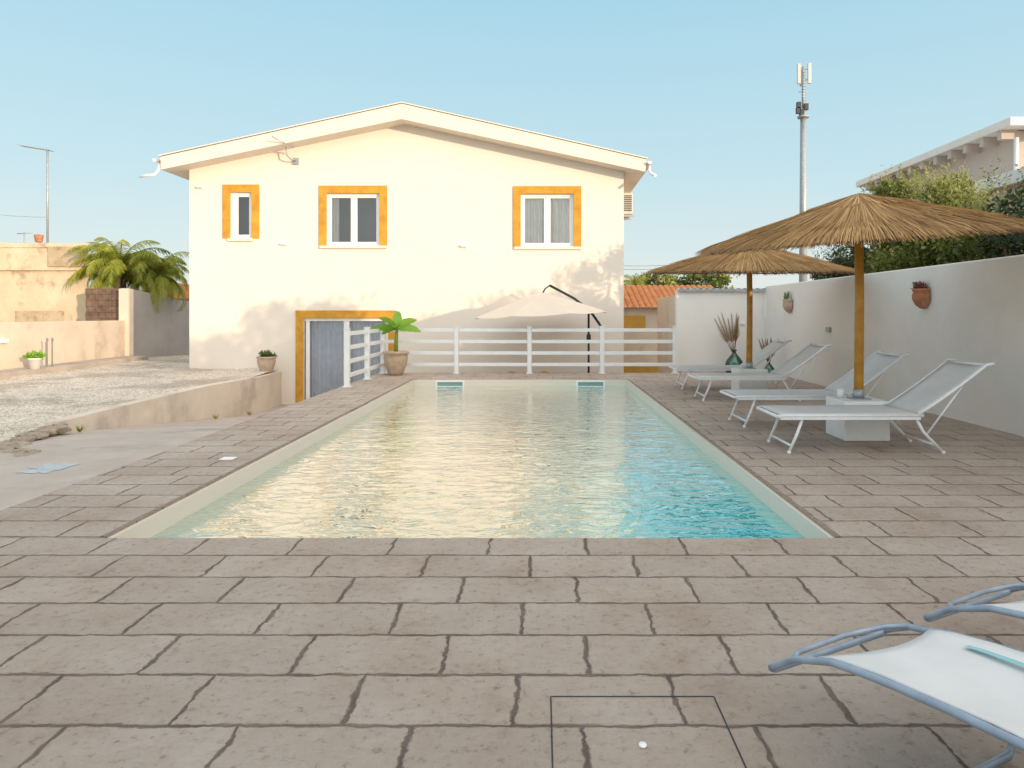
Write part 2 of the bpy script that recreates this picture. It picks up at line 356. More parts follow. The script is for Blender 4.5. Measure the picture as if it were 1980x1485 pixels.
for k in range(30):
    th=2*PI*k/30; rr=.15*(1+.9*noise.noise(Vector((math.cos(th)*2.2,math.sin(th)*2.2,1)))); x_=c0[0]+rr*1.15*math.cos(th); y_=c0[1]+rr*1.3*math.sin(th); pts.append((x_,y_,drz(x_,y_)+.004))
tag(MB().add([(c0[0],c0[1],drz(*c0)+.004)]+pts,[(0,k+1,(k+1)%30+1) for k in range(30)]).build('paint_stain',M['stain']),'pale blue paint patch on the grey concrete drive','stain')
tag(MB().box(-3.09,-2.96,6.44,6.56,.001,.006).build('drain_tile',M['white'],bevel=.002),'small white square cover set in the left pool edge','cover')
def edgeX(Y):
    pts=[(6.4,-5.3),(7.3,-5.95),(8.5,-6.2),(11,-6.38),(14.6,-6.45),(17.5,-6.85),(17.6,-9.2),(30,-9.2)]
    for (a,xa),(b_,xb) in zip(pts,pts[1:]):
        if Y<=b_: return xa+(xb-xa)*(Y-a)/(b_-a)
    return -9.2
def terz(X,Y):
    z=-.03+.06*noise.noise(Vector((X*.6,Y*.6,0)))+.02*noise.noise(Vector((X*2.5,Y*2.5,4)))
    if Y<9.0: z=z-(9.0-Y)*.006
    return z
def terr(u,v):
    Y=6.9+v*22; x1=edgeX(Y); x0=-20
    X=x0+u*(x1-x0); return (X,Y,terz(X,Y))
m=MB(); m.grid(terr,80,140); o=struct(m.build('gravel_terrace',M['gravel'],org=(0,0,0)))
pb=MB()
for i in range(5600):
    Y=7.0+random.random()**1.3*10.5; X=-12+random.random()*(edgeX(min(Y,17.4))+11.9)
    if noise.noise(Vector((X*.5,Y*.5,7)))<.0 and random.random()<.7: continue
    r=random.uniform(.007,.018); z=terz(X,Y)+r*.2; a=random.random()*PI
    pts=[(r,0,0),(0,r*.8,0),(-r,0,0),(0,-r*.8,0),(0,0,r*.7),(0,0,-r*.5)]
    vs=[(X+x*math.cos(a)-y*math.sin(a),Y+x*math.sin(a)+y*math.cos(a),z+w) for x,y,w in pts]
    pb.add(vs,[(0,1,4),(1,2,4),(2,3,4),(3,0,4),(1,0,5),(2,1,5),(3,2,5),(0,3,5)],random.random(),True)
tag(pb.build('gravel',M['pebble']),'loose white and grey pebbles covering the left terrace','gravel',kind='stuff')
for i,(X,Y) in enumerate([(-5.25,6.85),(-5.5,7.02),(-5.72,7.2),(-5.88,7.45),(-5.98,7.72),(-6.06,8.0),(-6.12,8.28),(-6.16,8.5)]):
    m=MB()
    def st(u,v,X=X,Y=Y,i=i):
        th=2*PI*u; ph=PI*v; n=1+.5*noise.noise(Vector((math.cos(th)*2+i*5,math.sin(th)*2,ph*1.5)))
        return (X+.17*n*math.sin(ph)*math.cos(th)*(1 if i%2 else .8),Y+.17*n*math.sin(ph)*math.sin(th),-.06+.055*n*math.cos(ph))
    m.grid(st,14,9)
    tag(m.build('edging_stone',M['kerb']),'rough brown edging stone along the near rim of the gravel','stone','edging stones along the gravel rim')
path=[(-6.16,8.6),(-6.25,10),(-6.33,11.5),(-6.38,13),(-6.42,14.6),(-6.52,16),(-6.75,17.5)]
def tz(Y): return .02 if Y<13 else .02-.12*(Y-13)/4.5
m=MB(); vs=[];fs=[]
for i,(x,y) in enumerate(path):
    for s_,zz in ((.0,-1.3),(.0,tz(y)),(-.2,tz(y)),(-.2,-1.3)): vs.append((x+s_,y,zz))
for i in range(len(path)-1):
    for k in range(3): fs.append((i*4+k,i*4+k+1,(i+1)*4+k+1,(i+1)*4+k)[::-1])
fs.append((0,1,2,3)); m.add(vs,fs)
tag(m.build('retaining_wall',M['lowwall']),'low cream retaining wall between gravel terrace and sunken drive','wall')
for i,(X,Y,z) in enumerate([(-6.0,8.75,-.14),(-6.1,12.6,-.57),(-6.2,14.3,-.76)]):
    m=MB()
    for k in range(40):
        a=random.random()*2*PI; h=random.uniform(.04,.12); r=random.uniform(.02,.08)
        m.add([(X-.006,Y,z),(X+.006,Y,z),(X+math.cos(a)*r,Y+math.sin(a)*r,z+h)],[(0,1,2)],random.random())
    tag(m.build('weed_tuft',M['palmleaf']),'small weed tuft at the foot of the cream retaining wall','weed','weeds at the retaining wall')

# ------------------------------------------------------------ house
HY=17.5
def hx(x): return (x-1046)*HY/FK
def hz(y): return H-(y-607)*HY/FK
house=empty('house',(-3.5,HY,-.95),'cream two storey house with gabled roof and ochre window surrounds','house')
WL,WR=-9.15,2.154
wins=[(446,487,372,461),(632,734,374,475),(1007,1109,375,477)]
ops=[(hx(a),hx(b_),hz(d_),hz(c)) for a,b_,c,d_ in wins]+[(hx(587),hx(751),-.95,hz(615))]
xs=sorted(set([WL,WR]+[v for o_ in ops for v in o_[:2]])); zs=sorted(set([-1.4,5.0]+[v for o_ in ops for v in o_[2:]]))
m=MB()
for i in range(len(xs)-1):
    for j in range(len(zs)-1):
        cx=(xs[i]+xs[i+1])/2; cz=(zs[j]+zs[j+1])/2
        if any(a<cx<b_ and c<cz<d_ for a,b_,c,d_ in ops): continue
        m.add([(xs[i],HY,zs[j]),(xs[i+1],HY,zs[j]),(xs[i+1],HY,zs[j+1]),(xs[i],HY,zs[j+1])],[(0,1,2,3)])
for a,b_,c,d_ in ops:
    y2=HY+.2
    m.add([(a,HY,c),(a,y2,c),(a,y2,d_),(a,HY,d_)],[(0,1,2,3)]); m.add([(b_,HY,c),(b_,y2,c),(b_,y2,d_),(b_,HY,d_)],[(3,2,1,0)])
    m.add([(a,HY,d_),(b_,HY,d_),(b_,y2,d_),(a,y2,d_)],[(3,2,1,0)]); m.add([(a,HY,c),(b_,HY,c),(b_,y2,c),(a,y2,c)],[(0,1,2,3)])
m.add([(WL,HY,5),(WR,HY,5),(WR,HY,5.15),(-3.52,HY,6.37),(WL,HY,5.18)],[(0,1,2,3,4)])
m.add([(WL,HY,-1.4),(WL,HY,5.18),(WL,27,5.18),(WL,27,-1.4)],[(0,1,2,3)])
m.add([(WR,HY,-1.4),(WR,HY,5.15),(WR,27,5.15),(WR,27,-1.4)],[(3,2,1,0)])
m.add([(WL,27,-1.4),(WR,27,-1.4),(WR,27,5.15),(-3.52,27,6.37),(WL,27,5.18)],[(4,3,2,1,0)])
m.build('wall',M['plaster'],house)
roof=MB().prism_y([(-9.62,5.05),(-3.52,6.33),(2.64,5.0),(2.67,5.31),(-3.52,6.72),(-9.62,5.375)],17.0,27.6).build('roof',M['roofw'],house)
MB().prism_y([(-9.66,5.385),(-3.52,6.735),(2.70,5.32),(2.70,5.345),(-3.52,6.76),(-9.66,5.41)],16.97,27.6).build('roof_edge',M['roofw'],roof)
for sx,X,z in ((-1,-9.70,5.30),(1,2.75,5.24)):
    m=MB(); vs=[]
    for y in (16.9,27.6):
        for k in range(9):
            th=PI+PI*k/8; vs.append((X+.07*math.cos(th),y,z+.07*math.sin(th)))
    m.add(vs,[(k,k+1,k+10,k+9) for k in range(8)]+[tuple(range(9))],.5,True)
    m.build('gutter',M['white'],roof)
MB().tube([(-9.70,17.1,5.24),(-9.70,17.05,5.05),(-9.78,17.03,4.93),(-10.15,17.0,4.88)],.038,10).build('drain_spout',M['white'],roof)
MB().tube([(2.75,17.1,5.17),(2.75,17.05,5.02),(2.78,16.95,4.93),(2.84,16.7,4.84)],.038,10).build('drain_spout',M['white'],roof)

def curtain(mb,x0,x1,z0,z1,y,waves,amp=.035):
    mb.grid(lambda u,v:(x0+(x1-x0)*u,y+amp*math.sin(u*waves*2*PI+.6*math.sin(u*9))+.01*math.sin(u*waves*5+v*2),z0+(z1-z0)*v),int(waves*12),4)
for i,(a,b_,c,d_) in enumerate(ops[:3]):
    f=MB(); y0,y1=HY+.06,HY+.12; w=.055
    f.box(a,b_,y0,y1,d_-w,d_); f.box(a,b_,y0,y1,c,c+w); f.box(a,a+w,y0,y1,c+w,d_-w); f.box(b_-w,b_,y0,y1,c+w,d_-w)
    cells=[(a+w,b_-w)]
    if i:
        mid=(a+b_)/2; f.box(mid-.035,mid+.035,y0-.004,y1,c+w,d_-w); cells=[(a+w,mid-.035),(mid+.035,b_-w)]
    w2=.05; 
    for (p,q) in cells:
        if i==0: p=p+.06; f.box(p-.06,p,y0+.002,y1-.002,c+w,d_-w)
        f.box(p,q,y0+.012,y1-.01,d_-w-w2,d_-w); f.box(p,q,y0+.012,y1-.01,c+w,c+w+w2); f.box(p,p+w2,y0+.012,y1-.01,c+w+w2,d_-w-w2); f.box(q-w2,q,y0+.012,y1-.01,c+w+w2,d_-w-w2)
    win=f.build('window',M['white'],house,bevel=.006)
    win['label']=['narrow single pane window at left with ochre surround','middle upper window with two dark panes','right upper window with cream curtains behind both panes'][i]
    for (p,q) in cells: MB().add([(p,HY+.09,c+w),(q,HY+.09,c+w),(q,HY+.09,d_-w),(p,HY+.09,d_-w)],[(0,1,2,3)]).build('pane',M['glass'],win)
    s=MB(); t=.2
    s.box(a-t,a-.001,HY-.035,HY+.03,c,d_+t); s.box(b_+.001,b_+t,HY-.035,HY+.03,c,d_+t); s.box(a-.001,b_+.001,HY-.035,HY+.03,d_+.001,d_+t)
    s.build('surround',M['ochre'],win,bevel=.006)
    MB().box(a-.17 if i else a-.06,b_+t+.0 if i else b_+.04,HY-.07,HY+.08,c-.075,c-.003).build('sill',M['roofw'],win,bevel=.008)
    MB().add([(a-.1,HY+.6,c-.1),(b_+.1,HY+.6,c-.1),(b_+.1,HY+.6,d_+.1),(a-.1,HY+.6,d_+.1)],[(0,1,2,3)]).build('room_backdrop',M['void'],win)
    ww=b_-a
    if i==1:
        cu=MB(); curtain(cu,a+.04,a+.04+ww*.17,c,d_,HY+.17,3); cu.build('curtain',M['curtain'],win)
    if i==2:
        for (p,q) in ((a+.03,a+ww*.43),(a+ww*.56,b_-.03)):
            cu=MB(); curtain(cu,p,q,c,d_,HY+.17,4); cu.build('curtain',M['curtain'],win)
a,b_,c,d_=ops[3]
f=MB(); y0,y1=HY+.05,HY+.13; w=.08
f.box(a,b_,y0,y1,d_-w,d_); f.box(a,b_,y0,y1,c,c+w); f.box(a+.04,a+.06+w,y0,y1,c+w,d_-w); f.box(b_-w,b_,y0,y1,c+w,d_-w)
mid=(a+b_)/2; f.box(mid-.07,mid+.07,y0-.003,y1,c+w,d_-w)
dr=f.build('sliding_door',M['white'],house,bevel=.006)
MB().add([(a+.1,HY+.09,c+w),(b_-w,HY+.09,c+w),(b_-w,HY+.09,d_-w),(a+.1,HY+.09,d_-w)],[(0,1,2,3)]).build('pane',M['glass'],dr)
s=MB(); t=.2
s.box(a-t,a-.001,HY-.035,HY+.03,c,d_+t); s.box(b_+.001,b_+t,HY-.035,HY+.03,c,d_+t); s.box(a-.001,b_+.001,HY-.035,HY+.03,d_+.001,d_+t); s.build('surround',M['ochre'],dr,bevel=.006)
for (p,q) in ((a+.14,mid-.04),(mid+.04,b_-.06)):
    cu=MB(); curtain(cu,p,q,c+.02,d_,HY+.17,5,.035); cu.build('curtain',M['bluecurtain'],dr)
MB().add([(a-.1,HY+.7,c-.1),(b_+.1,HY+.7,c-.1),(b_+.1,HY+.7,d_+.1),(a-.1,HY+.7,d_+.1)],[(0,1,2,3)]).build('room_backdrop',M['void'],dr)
for (x,y) in ((550,473),(897,477),(388,363)):
    X,z=hx(x),hz(y); m=MB()
    m.add([(X-.07,HY,z-.04),(X+.07,HY,z-.04),(X+.07,HY,z+.05),(X-.07,HY,z+.05),(X-.07,HY-.10,z+.045),(X+.07,HY-.10,z+.045),(X-.07,HY-.10,z+.0),(X+.07,HY-.10,z+.0)],[(0,1,7,6),(6,7,5,4),(4,5,2,3),(0,6,4,3),(1,2,5,7)])
    m.build('wall_lamp',M['white'],house)
r=empty('air_conditioner',(2.38,18.6,4.1),'beige air conditioner mounted high on the right side wall of the cream house','air conditioner')
m=MB().box(2.22,2.50,18.3,19.1,4.12,4.70); m.build('casing',M['ac'],r,bevel=.015)
m=MB(); 
for k in range(9): m.box(2.25,2.47,18.285,18.30,4.2+k*.05,4.225+k*.05)
m.build('grille',M['void'],r)
for y_ in (18.36,19.0): MB().box(2.16,2.55,y_,y_+.04,4.06,4.12).build('bracket',M['metal'],r)
r=empty('wall_antenna',(hx(573),HY,hz(315)),'small TV antenna on a bent bracket under the left roof slope','antenna')
bx_,bz=hx(573),hz(312)
MB().box(bx_-.07,bx_+.07,HY-.06,HY+.0,bz-.08,bz+.08).build('bracket',M['metal'],r)
MB().tube([(bx_,HY-.05,bz),(bx_-.08,HY-.2,bz+.02),(bx_-.14,HY-.3,bz+.10),(bx_-.14,HY-.34,bz+.30)],.018,8).build('mast',M['metal'],r)
m=MB(); A=P(526,264,16.75); B=P(567,285,17.15); m.tube([A,B],.014,6)
for k in range(7):
    p=A.lerp(B,k/6.0); m.tube([p+Vector((-.02,-.06,-.04)),p+Vector((.02,.06,.04))],.005,5)
m.build('boom',M['metal'],r)

# ------------------------------------------------------------ right boundary
rw=tag(MB().box(5.5,5.72,-12,16.5,-1.6,2.08).build('garden_wall',M['wallw'],bevel=.02),'long white plastered boundary wall on the right behind the sunloungers','wall')
r=empty('back_wall',(4.4,16.5,0),'short white back wall with scalloped tile coping behind the glass demijohn','wall')
MB().box(3.33,5.5,16.5,16.72,-1.6,1.95).build('wall',M['wallw'],r)
m=MB(); x=3.36
while x<5.5:
    vs=[]
    for y in (16.42,16.80):
        for k in range(7):
            th=PI*k/6; vs.append((x+.075+.075*math.cos(th),y,1.95+.085*math.sin(th)))
    m.add(vs,[(k,k+1,k+8,k+7) for k in range(6)]+[tuple(range(7))],.5,True); x+=.155
m.build('tile_coping',M['wtile'],r)
tag(MB().box(3.33,3.5,16.72,19.2,-1.6,1.85).build('side_wall',M['lowwall']),'low cream wall running back beside the tiled outbuilding','wall')
r=empty('outbuilding',(3.4,20,-.95),'small cream outbuilding with orange tiled roof beside the house','outbuilding')
MB().box(2.2,5.4,20,23,-1.6,1.6).build('wall',M['lowwall'],r)
m=MB(); x=2.2
while x<5.5:
    def rf(u,v,x=x): th=PI*u; return (x+.09-.09*math.cos(th),19.75+2.3*v,1.55+.75*v+.06*math.sin(th)+(.015*((v*12)%1)))
    m.grid(rf,6,12,random.random()); x+=.18
m.build('roof',M['tile'],r)
MB().box(2.3,3.1,19.96,20.02,.95,1.35).build('shutter',M['ydoor'],r,bevel=.01)
MB().box(2.3,3.48,19.96,20.02,-.95,-.1).build('door',M['ydoor'],r,bevel=.01)

r=empty('neighbour_building',(12,17,0),'pale flat roofed building with rafter ends above the hedge at upper right','building')
MB().box(10.35,18,14.6,21.0,-1.6,5.38).build('wall',M['neigh'],r)
MB().box(9.95,18.3,14.25,21.25,5.40,5.58).build('roof',M['wallw'],r,bevel=.01)
for k in range(11):
    y=14.6+k*.6; MB().box(10.0,10.35,y,y+.14,5.20,5.398).build('rafter_end',M['neigh'],r)
for k in range(5):
    x=10.6+k*.6; MB().box(x,x+.14,14.28,14.6,5.20,5.398).build('rafter_end',M['neigh'],r)
MB().box(9.2,10.35,12.6,17.4,-1.6,3.9).build('lower_wing',M['neigh'],r)
MB().box(9.05,10.4,12.45,17.5,3.902,4.15).build('parapet',M['white'],r,bevel=.01)
MB().tube([(10.25,14.5,5.2),(10.25,14.5,0)],.05,8).build('downpipe',M['white'],r)
T=60; s=T/FK; TX=(1553-1046)*s
def tz_(y): return H-(y-607)*s
r=empty('cell_tower',(TX,T,-1.7),'tall grey telecom mast with panel antennas rising behind the straw umbrellas','mast')
MB().tube([(TX,T,-1.7),(TX,T,tz_(410)),(TX,T,tz_(228))],[.40,.31,.25],14).build('pole',M['metal'],r)
MB().tube([(TX,T,tz_(228)),(TX,T,tz_(128))],.12,8).build('upper_pole',M['metal'],r)
m=MB(); m.lathe([(.0,-.1),(.5,-.1),(.5,.06),(.0,.06)],(TX,T,tz_(226)),12); m.build('platform',M['metal'],r)
for dx,dy in ((-.42,-.1),(.48,-.2),(.05,.5)):
    m=MB().box(TX+dx-.15,TX+dx+.15,T+dy-.1,T+dy+.1,tz_(163),tz_(124)); m.build('panel_antenna',M['wtile'],r,bevel=.03)
for z in (tz_(155),tz_(135),tz_(178)):
    MB().tube([(TX-.45,T-.1,z),(TX,T+.02,z),(TX+.5,T-.2,z)],.04,5).build('antenna_mount',M['metal'],r)
m=MB()
for k in range(16): z=tz_(222)+k*.25; m.tube([(TX-.22,T-.15,z),(TX+.22,T-.15,z)],.03,4)
m.build('rungs',M['metal'],r)
for dx,z in ((-.45,205),(-.2,218),(-.5,215),(.2,208)): MB().box(TX+dx-.2,TX+dx+.15,T-.35,T-.05,tz_(z+6),tz_(z-6)).build('radio_unit',M['dark'],r)
def cable(a,b_,sag,label):
    a=Vector(a); b_=Vector(b_); m=MB(); m.tube([a.lerp(b_,k/12)-Vector((0,0,sag*4*(k/12)*(1-k/12))) for k in range(13)],.008,4); tag(m.build('overhead_cable',M['metal']),label,'cable')
cable(P(1204,514,24),P(1480,488,24),.15,'upper thin overhead cable right of the house')
cable(P(1204,521,25),P(1480,500,25),.12,'lower thin overhead cable right of the house')
cable(P(-60,408,23),P(92,420,23),.05,'thin overhead cable running to the left antenna pole')

# ------------------------------------------------------------ left boundary
tag(MB().prism_z([(-12.4,12.5),(-12.9,20.9),(-13.1,20.9),(-12.6,12.5)],-1.6,1.2).build('low_wall',M['lowwall'],bevel=.015),'sunlit low cream wall along the left side of the gravel','wall')
tag(MB().add([(-12.85,20.95,-1.6),(-12.7,28,-1.6),(-12.9,28,-1.6),(-13.1,20.95,-1.6),(-12.85,20.95,2.2),(-12.7,28,1.45),(-12.9,28,1.45),(-13.1,20.95,2.2)],[(3,2,1,0),(4,5,6,7),(0,1,5,4),(1,2,6,5),(2,3,7,6),(3,0,4,7)]).build('grey_wall',M['greywall']),'taller grey rendered wall in shade left of the house','wall')
tag(MB().prism_z([(-11.75,12.5),(-12.2,20.9),(-12.88,20.9),(-12.38,12.5)],-.3,.1).build('ledge',M['concrete'],bevel=.02),'low concrete ledge at the foot of the sunlit left wall','ledge')
m=MB()
for j in range(9):
    for k in range(6):
        x0=-14.3+k*.21+(.1 if j%2 else 0)-.0; z0=.5+j*.19
        m.box(x0,min(x0+.2,-13.12),21.1,21.35+.01*random.random(),z0,z0+.18)
m.box(-14.3,-13.12,21.13,21.33,-1.6,2.2)
tag(m.build('block_wall',M['brick']),'dark brown block wall between the old building and grey wall','wall')
tag(MB().box(-13.1,-12.8,20.85,20.94,-.1,2.18).build('gate_pillar',M['lowwall'],bevel=.01),'narrow cream pillar at the end of the taller grey wall','pillar')
r=empty('old_building',(-18,22,-1.6),'old sunlit flat roofed building with stained peeling plaster at left','building')
MB().prism_z([(-25,22),(-14.80,22),(-20.6,30),(-25,30)],-1.6,3.62).build('wall',M['oldwall'],r)
pp=[(-25.0,3.58)]+[(-25+10.2*k/24,3.80+.05*noise.noise(Vector((k*.7,0,0)))-.004*k) for k in range(25)]+[(-14.80,3.58)]
MB().prism_y(pp[::-1],21.97,22.1).build('parapet',M['oldwall'],r)
MB().box(-16.1,-14.79,21.94,21.99,2.95,3.60).build('patched_render',M['patch'],r)
MB().box(-25.02,-14.79,21.9,22.0,2.82,2.88).build('string_course',M['oldwall'],r)
MB().lathe([(.1,0),(.12,.1),(.14,.25),(.0,.28)],((75-1046)*23/FK,23,3.85),10).build('chimney_pot',M['terra'],r)
MB().box(-17.2,-15.6,21.985,22.01,.95,1.5).build('blocked_window',M['patch'],r)
ax=(92-1046)*23/FK
r=empty('tv_antenna',(ax,23,3.6),'tall thin TV aerial on the roof of the old left building','antenna')
MB().tube([(ax,23,3.6),(ax,23,7.05)],.035,8).build('mast',M['metal'],r)
m=MB(); A=P(42,282,23); B=P(97,291,23); m.tube([A,B],.02,6)
for k in range(12):
    p=A.lerp(B,k/11); m.tube([p+Vector((0,-.18,0)),p+Vector((0,.18,0))],.009,4)
m.build('boom',M['metal'],r)
a2=P(47,452,23)
r=empty('small_aerial',(a2.x,23,3.6),'short small aerial low on the old building roof','antenna')
MB().tube([(a2.x,23,3.6),(a2.x,23,a2.z+.05)],.02,6).build('mast',M['metal'],r)
MB().tube([a2+Vector((-.25,0,0)),a2+Vector((.3,0,.03))],.015,5).build('boom',M['metal'],r)
r=empty('water_tap',P(100,705,16.9),'pair of thin standing water pipes beside the left low wall','tap')
for x in (91,101):
    q=P(x,700,16.6); m=MB(); m.tube([(q.x,16.6,.1),(q.x,16.6,.76),(q.x+.03,16.55,.80),(q.x+.1,16.5,.79),(q.x+.11,16.48,.74)],.016,8); m.build('pipe',M['metal'],r)
tag(MB().box(-12.58,-12.50,15.55,15.8,.72,.82).build('junction_box',M['white'],bevel=.01),'small white junction box on the sunlit low left wall','box')
r=empty('distant_house',(-18,33,-1.7),'distant cream house with orange roof behind the palm','house')
MB().box(-20.5,-15,33,38,-1.7,2.2).build('wall',M['lowwall'],r)
MB().prism_y([(-20.8,2.15),(-14.7,2.15),(-14.9,2.35),(-17.7,2.9),(-20.6,2.35)],32.7,38.3).build('roof',M['tile'],r)
for x in (-18.9,-17.2): MB().box(x,x+.7,32.97,33.02,.9,1.8).build('window',M['void'],r)

# ------------------------------------------------------------ vegetation
def leaves(mb,clumps,n,size,flat=.0,up=0.2):
    for i in range(n):
        c,rr,dens=random.choice(clumps)
        while True:
            p=Vector((random.uniform(-1,1),random.uniform(-1,1),random.uniform(-1,1)))
            if p.length<=1: break
        if random.random()<.7: p=p.normalized()*random.uniform(.7,1.05)
        pos=Vector(c)+Vector((p.x*rr[0],p.y*rr[1],p.z*rr[2]))
        d_=Vector((random.gauss(0,1),random.gauss(0,1),random.gauss(up,1))).normalized()
        u=d_.orthogonal().normalized(); u=(Matrix.Rotation(random.random()*2*PI,3,d_)@u)
        sz=size*random.uniform(.6,1.3); w=sz*.28
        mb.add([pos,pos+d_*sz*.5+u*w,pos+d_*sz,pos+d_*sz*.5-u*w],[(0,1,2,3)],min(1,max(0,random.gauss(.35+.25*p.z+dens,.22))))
def shrub(name,x,y,top,rad,n,mat,label,cat='shrub',base=-.3,size=.09,group=None,twig=60,bottom=1.2):
    r=empty(name,(x,y,base),label,cat,group)
    tr=MB(); 
    for k in range(4):
        a=random.random()*2*PI; q=Vector((x+math.cos(a)*rad*.5,y+math.sin(a)*rad*.5,top-.5))
        tr.tube([(x+.1*math.cos(a),y+.1*math.sin(a),base),((x+q.x)/2,(y+q.y)/2,(base+top)/2-.2),q],[.07,.045,.015],6)
    tr.build('trunk',M['bark'],r)
    cl=[]
    for k in range(16):
        a=random.random()*2*PI; rr=random.random()**.6*rad*.75; zz=random.uniform(bottom,top-.35)
        q=random.uniform(.28,.5)*min(1.2,rad); cl.append(((x+rr*math.cos(a),y+rr*math.sin(a),zz),(q,q,q*.85),random.uniform(-.2,.2)))
    m=MB(); leaves(m,cl,n,size)
    for k in range(twig):
        a=random.random()*2*PI; rr=random.random()*rad*.8; b0=Vector((x+rr*math.cos(a),y+rr*math.sin(a),top-.45)); d_=Vector((random.gauss(0,.3),random.gauss(0,.3),1)).normalized(); l=random.uniform(.3,.62)
        for j in range(14):
            pp_=b0+d_*l*j/13; dd=(d_+Vector((random.gauss(0,.8),random.gauss(0,.8),random.gauss(0,.4)))).normalized(); u=dd.orthogonal().normalized()
            m.add([pp_,pp_+dd*size*.4+u*size*.16,pp_+dd*size*.85,pp_+dd*size*.4-u*size*.16],[(0,1,2,3)],random.uniform(.5,1))
    m.build('crown',mat,r)
    return r
hed=[
 (7.0,15.6,2.95,.9,'darkleaf','dark evergreen shrub at the far end of the right wall'),
 (7.1,14.2,3.3,.95,'darkleaf','dark shrub behind the second straw umbrella canopy'),
 (7.1,12.9,4.05,.95,'leaf','tall olive green shrub behind the front umbrella peak'),
 (7.0,11.7,3.8,.9,'leaf','sunlit yellow green shrub right of the umbrella peak'),
 (7.0,10.7,3.3,.8,'leaf','lower olive shrub behind the right wall below the white parapet'),
 (7.0,9.5,3.5,.9,'darkleaf','dark twiggy shrub above the wall at the right picture edge'),
 (6.9,8.2,3.15,.9,'darkleaf','dark shrub behind the wall nearest the picture edge')]
for x,y,top,rad,mt,lab in hed:
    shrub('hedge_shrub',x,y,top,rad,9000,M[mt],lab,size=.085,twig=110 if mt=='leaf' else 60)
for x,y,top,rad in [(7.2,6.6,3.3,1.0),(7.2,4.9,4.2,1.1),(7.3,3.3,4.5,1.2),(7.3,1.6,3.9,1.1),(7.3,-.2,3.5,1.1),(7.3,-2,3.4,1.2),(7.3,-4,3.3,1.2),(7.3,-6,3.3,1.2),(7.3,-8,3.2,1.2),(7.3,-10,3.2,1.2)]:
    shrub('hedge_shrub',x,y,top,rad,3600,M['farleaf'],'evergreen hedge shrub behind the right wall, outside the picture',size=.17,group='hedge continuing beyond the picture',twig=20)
for i,(px,py,rad) in enumerate([(1275,538,1.5),(1330,540,1.4),(1390,536,1.6)]):
    q=P(px,py,38); shrub('distant_tree',q.x,38,q.z+.4,rad,2500,M['leaf'],['distant dark tree just right of the small palm','distant dark tree in the middle of the far right row','distant dark tree nearest the second umbrella'][i],'tree',base=-1.7,size=.22,twig=10,bottom=1.8)

def palm(name,x,y,z0,zc,Rr,nf,label,trunk_r=.18,droop=1.0,n=26):
    r=empty(name,(x,y,z0),label,'palm')
    m=MB(); k=14; m.tube([(x,y,z0+(zc-z0)*i/k) for i in range(k+1)],[trunk_r*(1.15-.25*i/k)*(1.07 if i%2 else .97) for i in range(k+1)],10); m.build('trunk',M['bark'],r)
    m=MB()
    for f in range(nf):
        az=2*PI*f*.382+random.uniform(-.2,.2); el=random.uniform(-.25,1.4); L_=Rr*random.uniform(.7,1.2)
        p=Vector((x,y,zc)); pts=[p.copy()]; e=el
        for j in range(n):
            e-= (1.9*droop)/n*(.3+1.3*j/n)
            p=p+Vector((math.cos(az)*math.cos(e),math.sin(az)*math.cos(e),math.sin(e)))*(L_*1.25/n); pts.append(p.copy())
        m.tube(pts,[.022*(1-.8*j/n) for j in range(n+1)],4,.7)
        side=Vector((-math.sin(az),math.cos(az),0)); vv=random.uniform(.15,.95)
        for j in range(3,n+1):
            tt=(pts[j]-pts[j-1]).normalized()
            ll=Rr*.26*math.sin(PI*min(1,(j/n)*.85+.12))+.05
            for sg in (-1,1):
              for h_ in (0,.5):
                b0=pts[j]-(pts[j]-pts[j-1])*h_
                d_=(side*sg*.8+tt*.6+Vector((0,0,-.25-random.random()*.6))).normalized()
                tip=b0+d_*ll*random.uniform(.8,1.15)+Vector((0,0,-ll*.3)); w=tt*.012*Rr/1.5
                m.add([b0-w,b0+w,b0+d_*ll*.55+w*.8,tip,b0+d_*ll*.55-w*.8],[(0,1,2,3,4)],min(1,max(0,vv+random.gauss(0,.12))))
    m.build('crown',M['palmleaf'],r)
q=P(232,520,22.5); palm('palm_tree',q.x,22.5,-1.7,q.z,1.4,72,'tall bushy palm left of the house behind the block wall',.2,1.05)
q=P(305,535,22.9); palm('palm_tree',q.x,22.9,-1.7,q.z,1.2,44,'smaller drooping palm close to the left house corner',.16,1.25)
q=P(1226,548,35); palm('palm_tree',q.x,35,-1.7,q.z,.75,26,'small distant palm above the orange tiled roof',.15,.9,14)

# ------------------------------------------------------------ white fence
fy=15.83
r=empty('pool_fence',(-.3,fy,0),'white slatted metal fence around the far end of the pool','fence')
for X,Y in ((-3.72,12.9),(-3.72,14.4),(-3.72,fy),(-1.985,fy),(-.27,fy),(1.437,fy),(3.15,fy)):
    po=MB().box(X-.05,X+.05,Y-.05,Y+.05,.012,1.1).build('post',M['white'],r,bevel=.006)
    MB().box(X-.06,X+.06,Y-.06,Y+.06,1.101,1.118).build('cap',M['white'],po)
    MB().box(X-.08,X+.08,Y-.08,Y+.08,.0,.012).build('base_plate',M['white'],po)
for z in (.21,.48,.75,1.02):
    for a,b_ in ((-3.72,-1.985),(-1.985,-.27),(-.27,1.437),(1.437,3.15)):
        MB().box(a+.051,b_-.051,fy-.018,fy+.018,z-.04,z+.04).build('rail',M['white'],r,bevel=.004)
    for a,b_ in ((12.9,14.4),(14.4,fy)):
        MB().box(-3.738,-3.702,a+.051,b_-.051,z-.04,z+.04).build('rail',M['white'],r,bevel=.004)

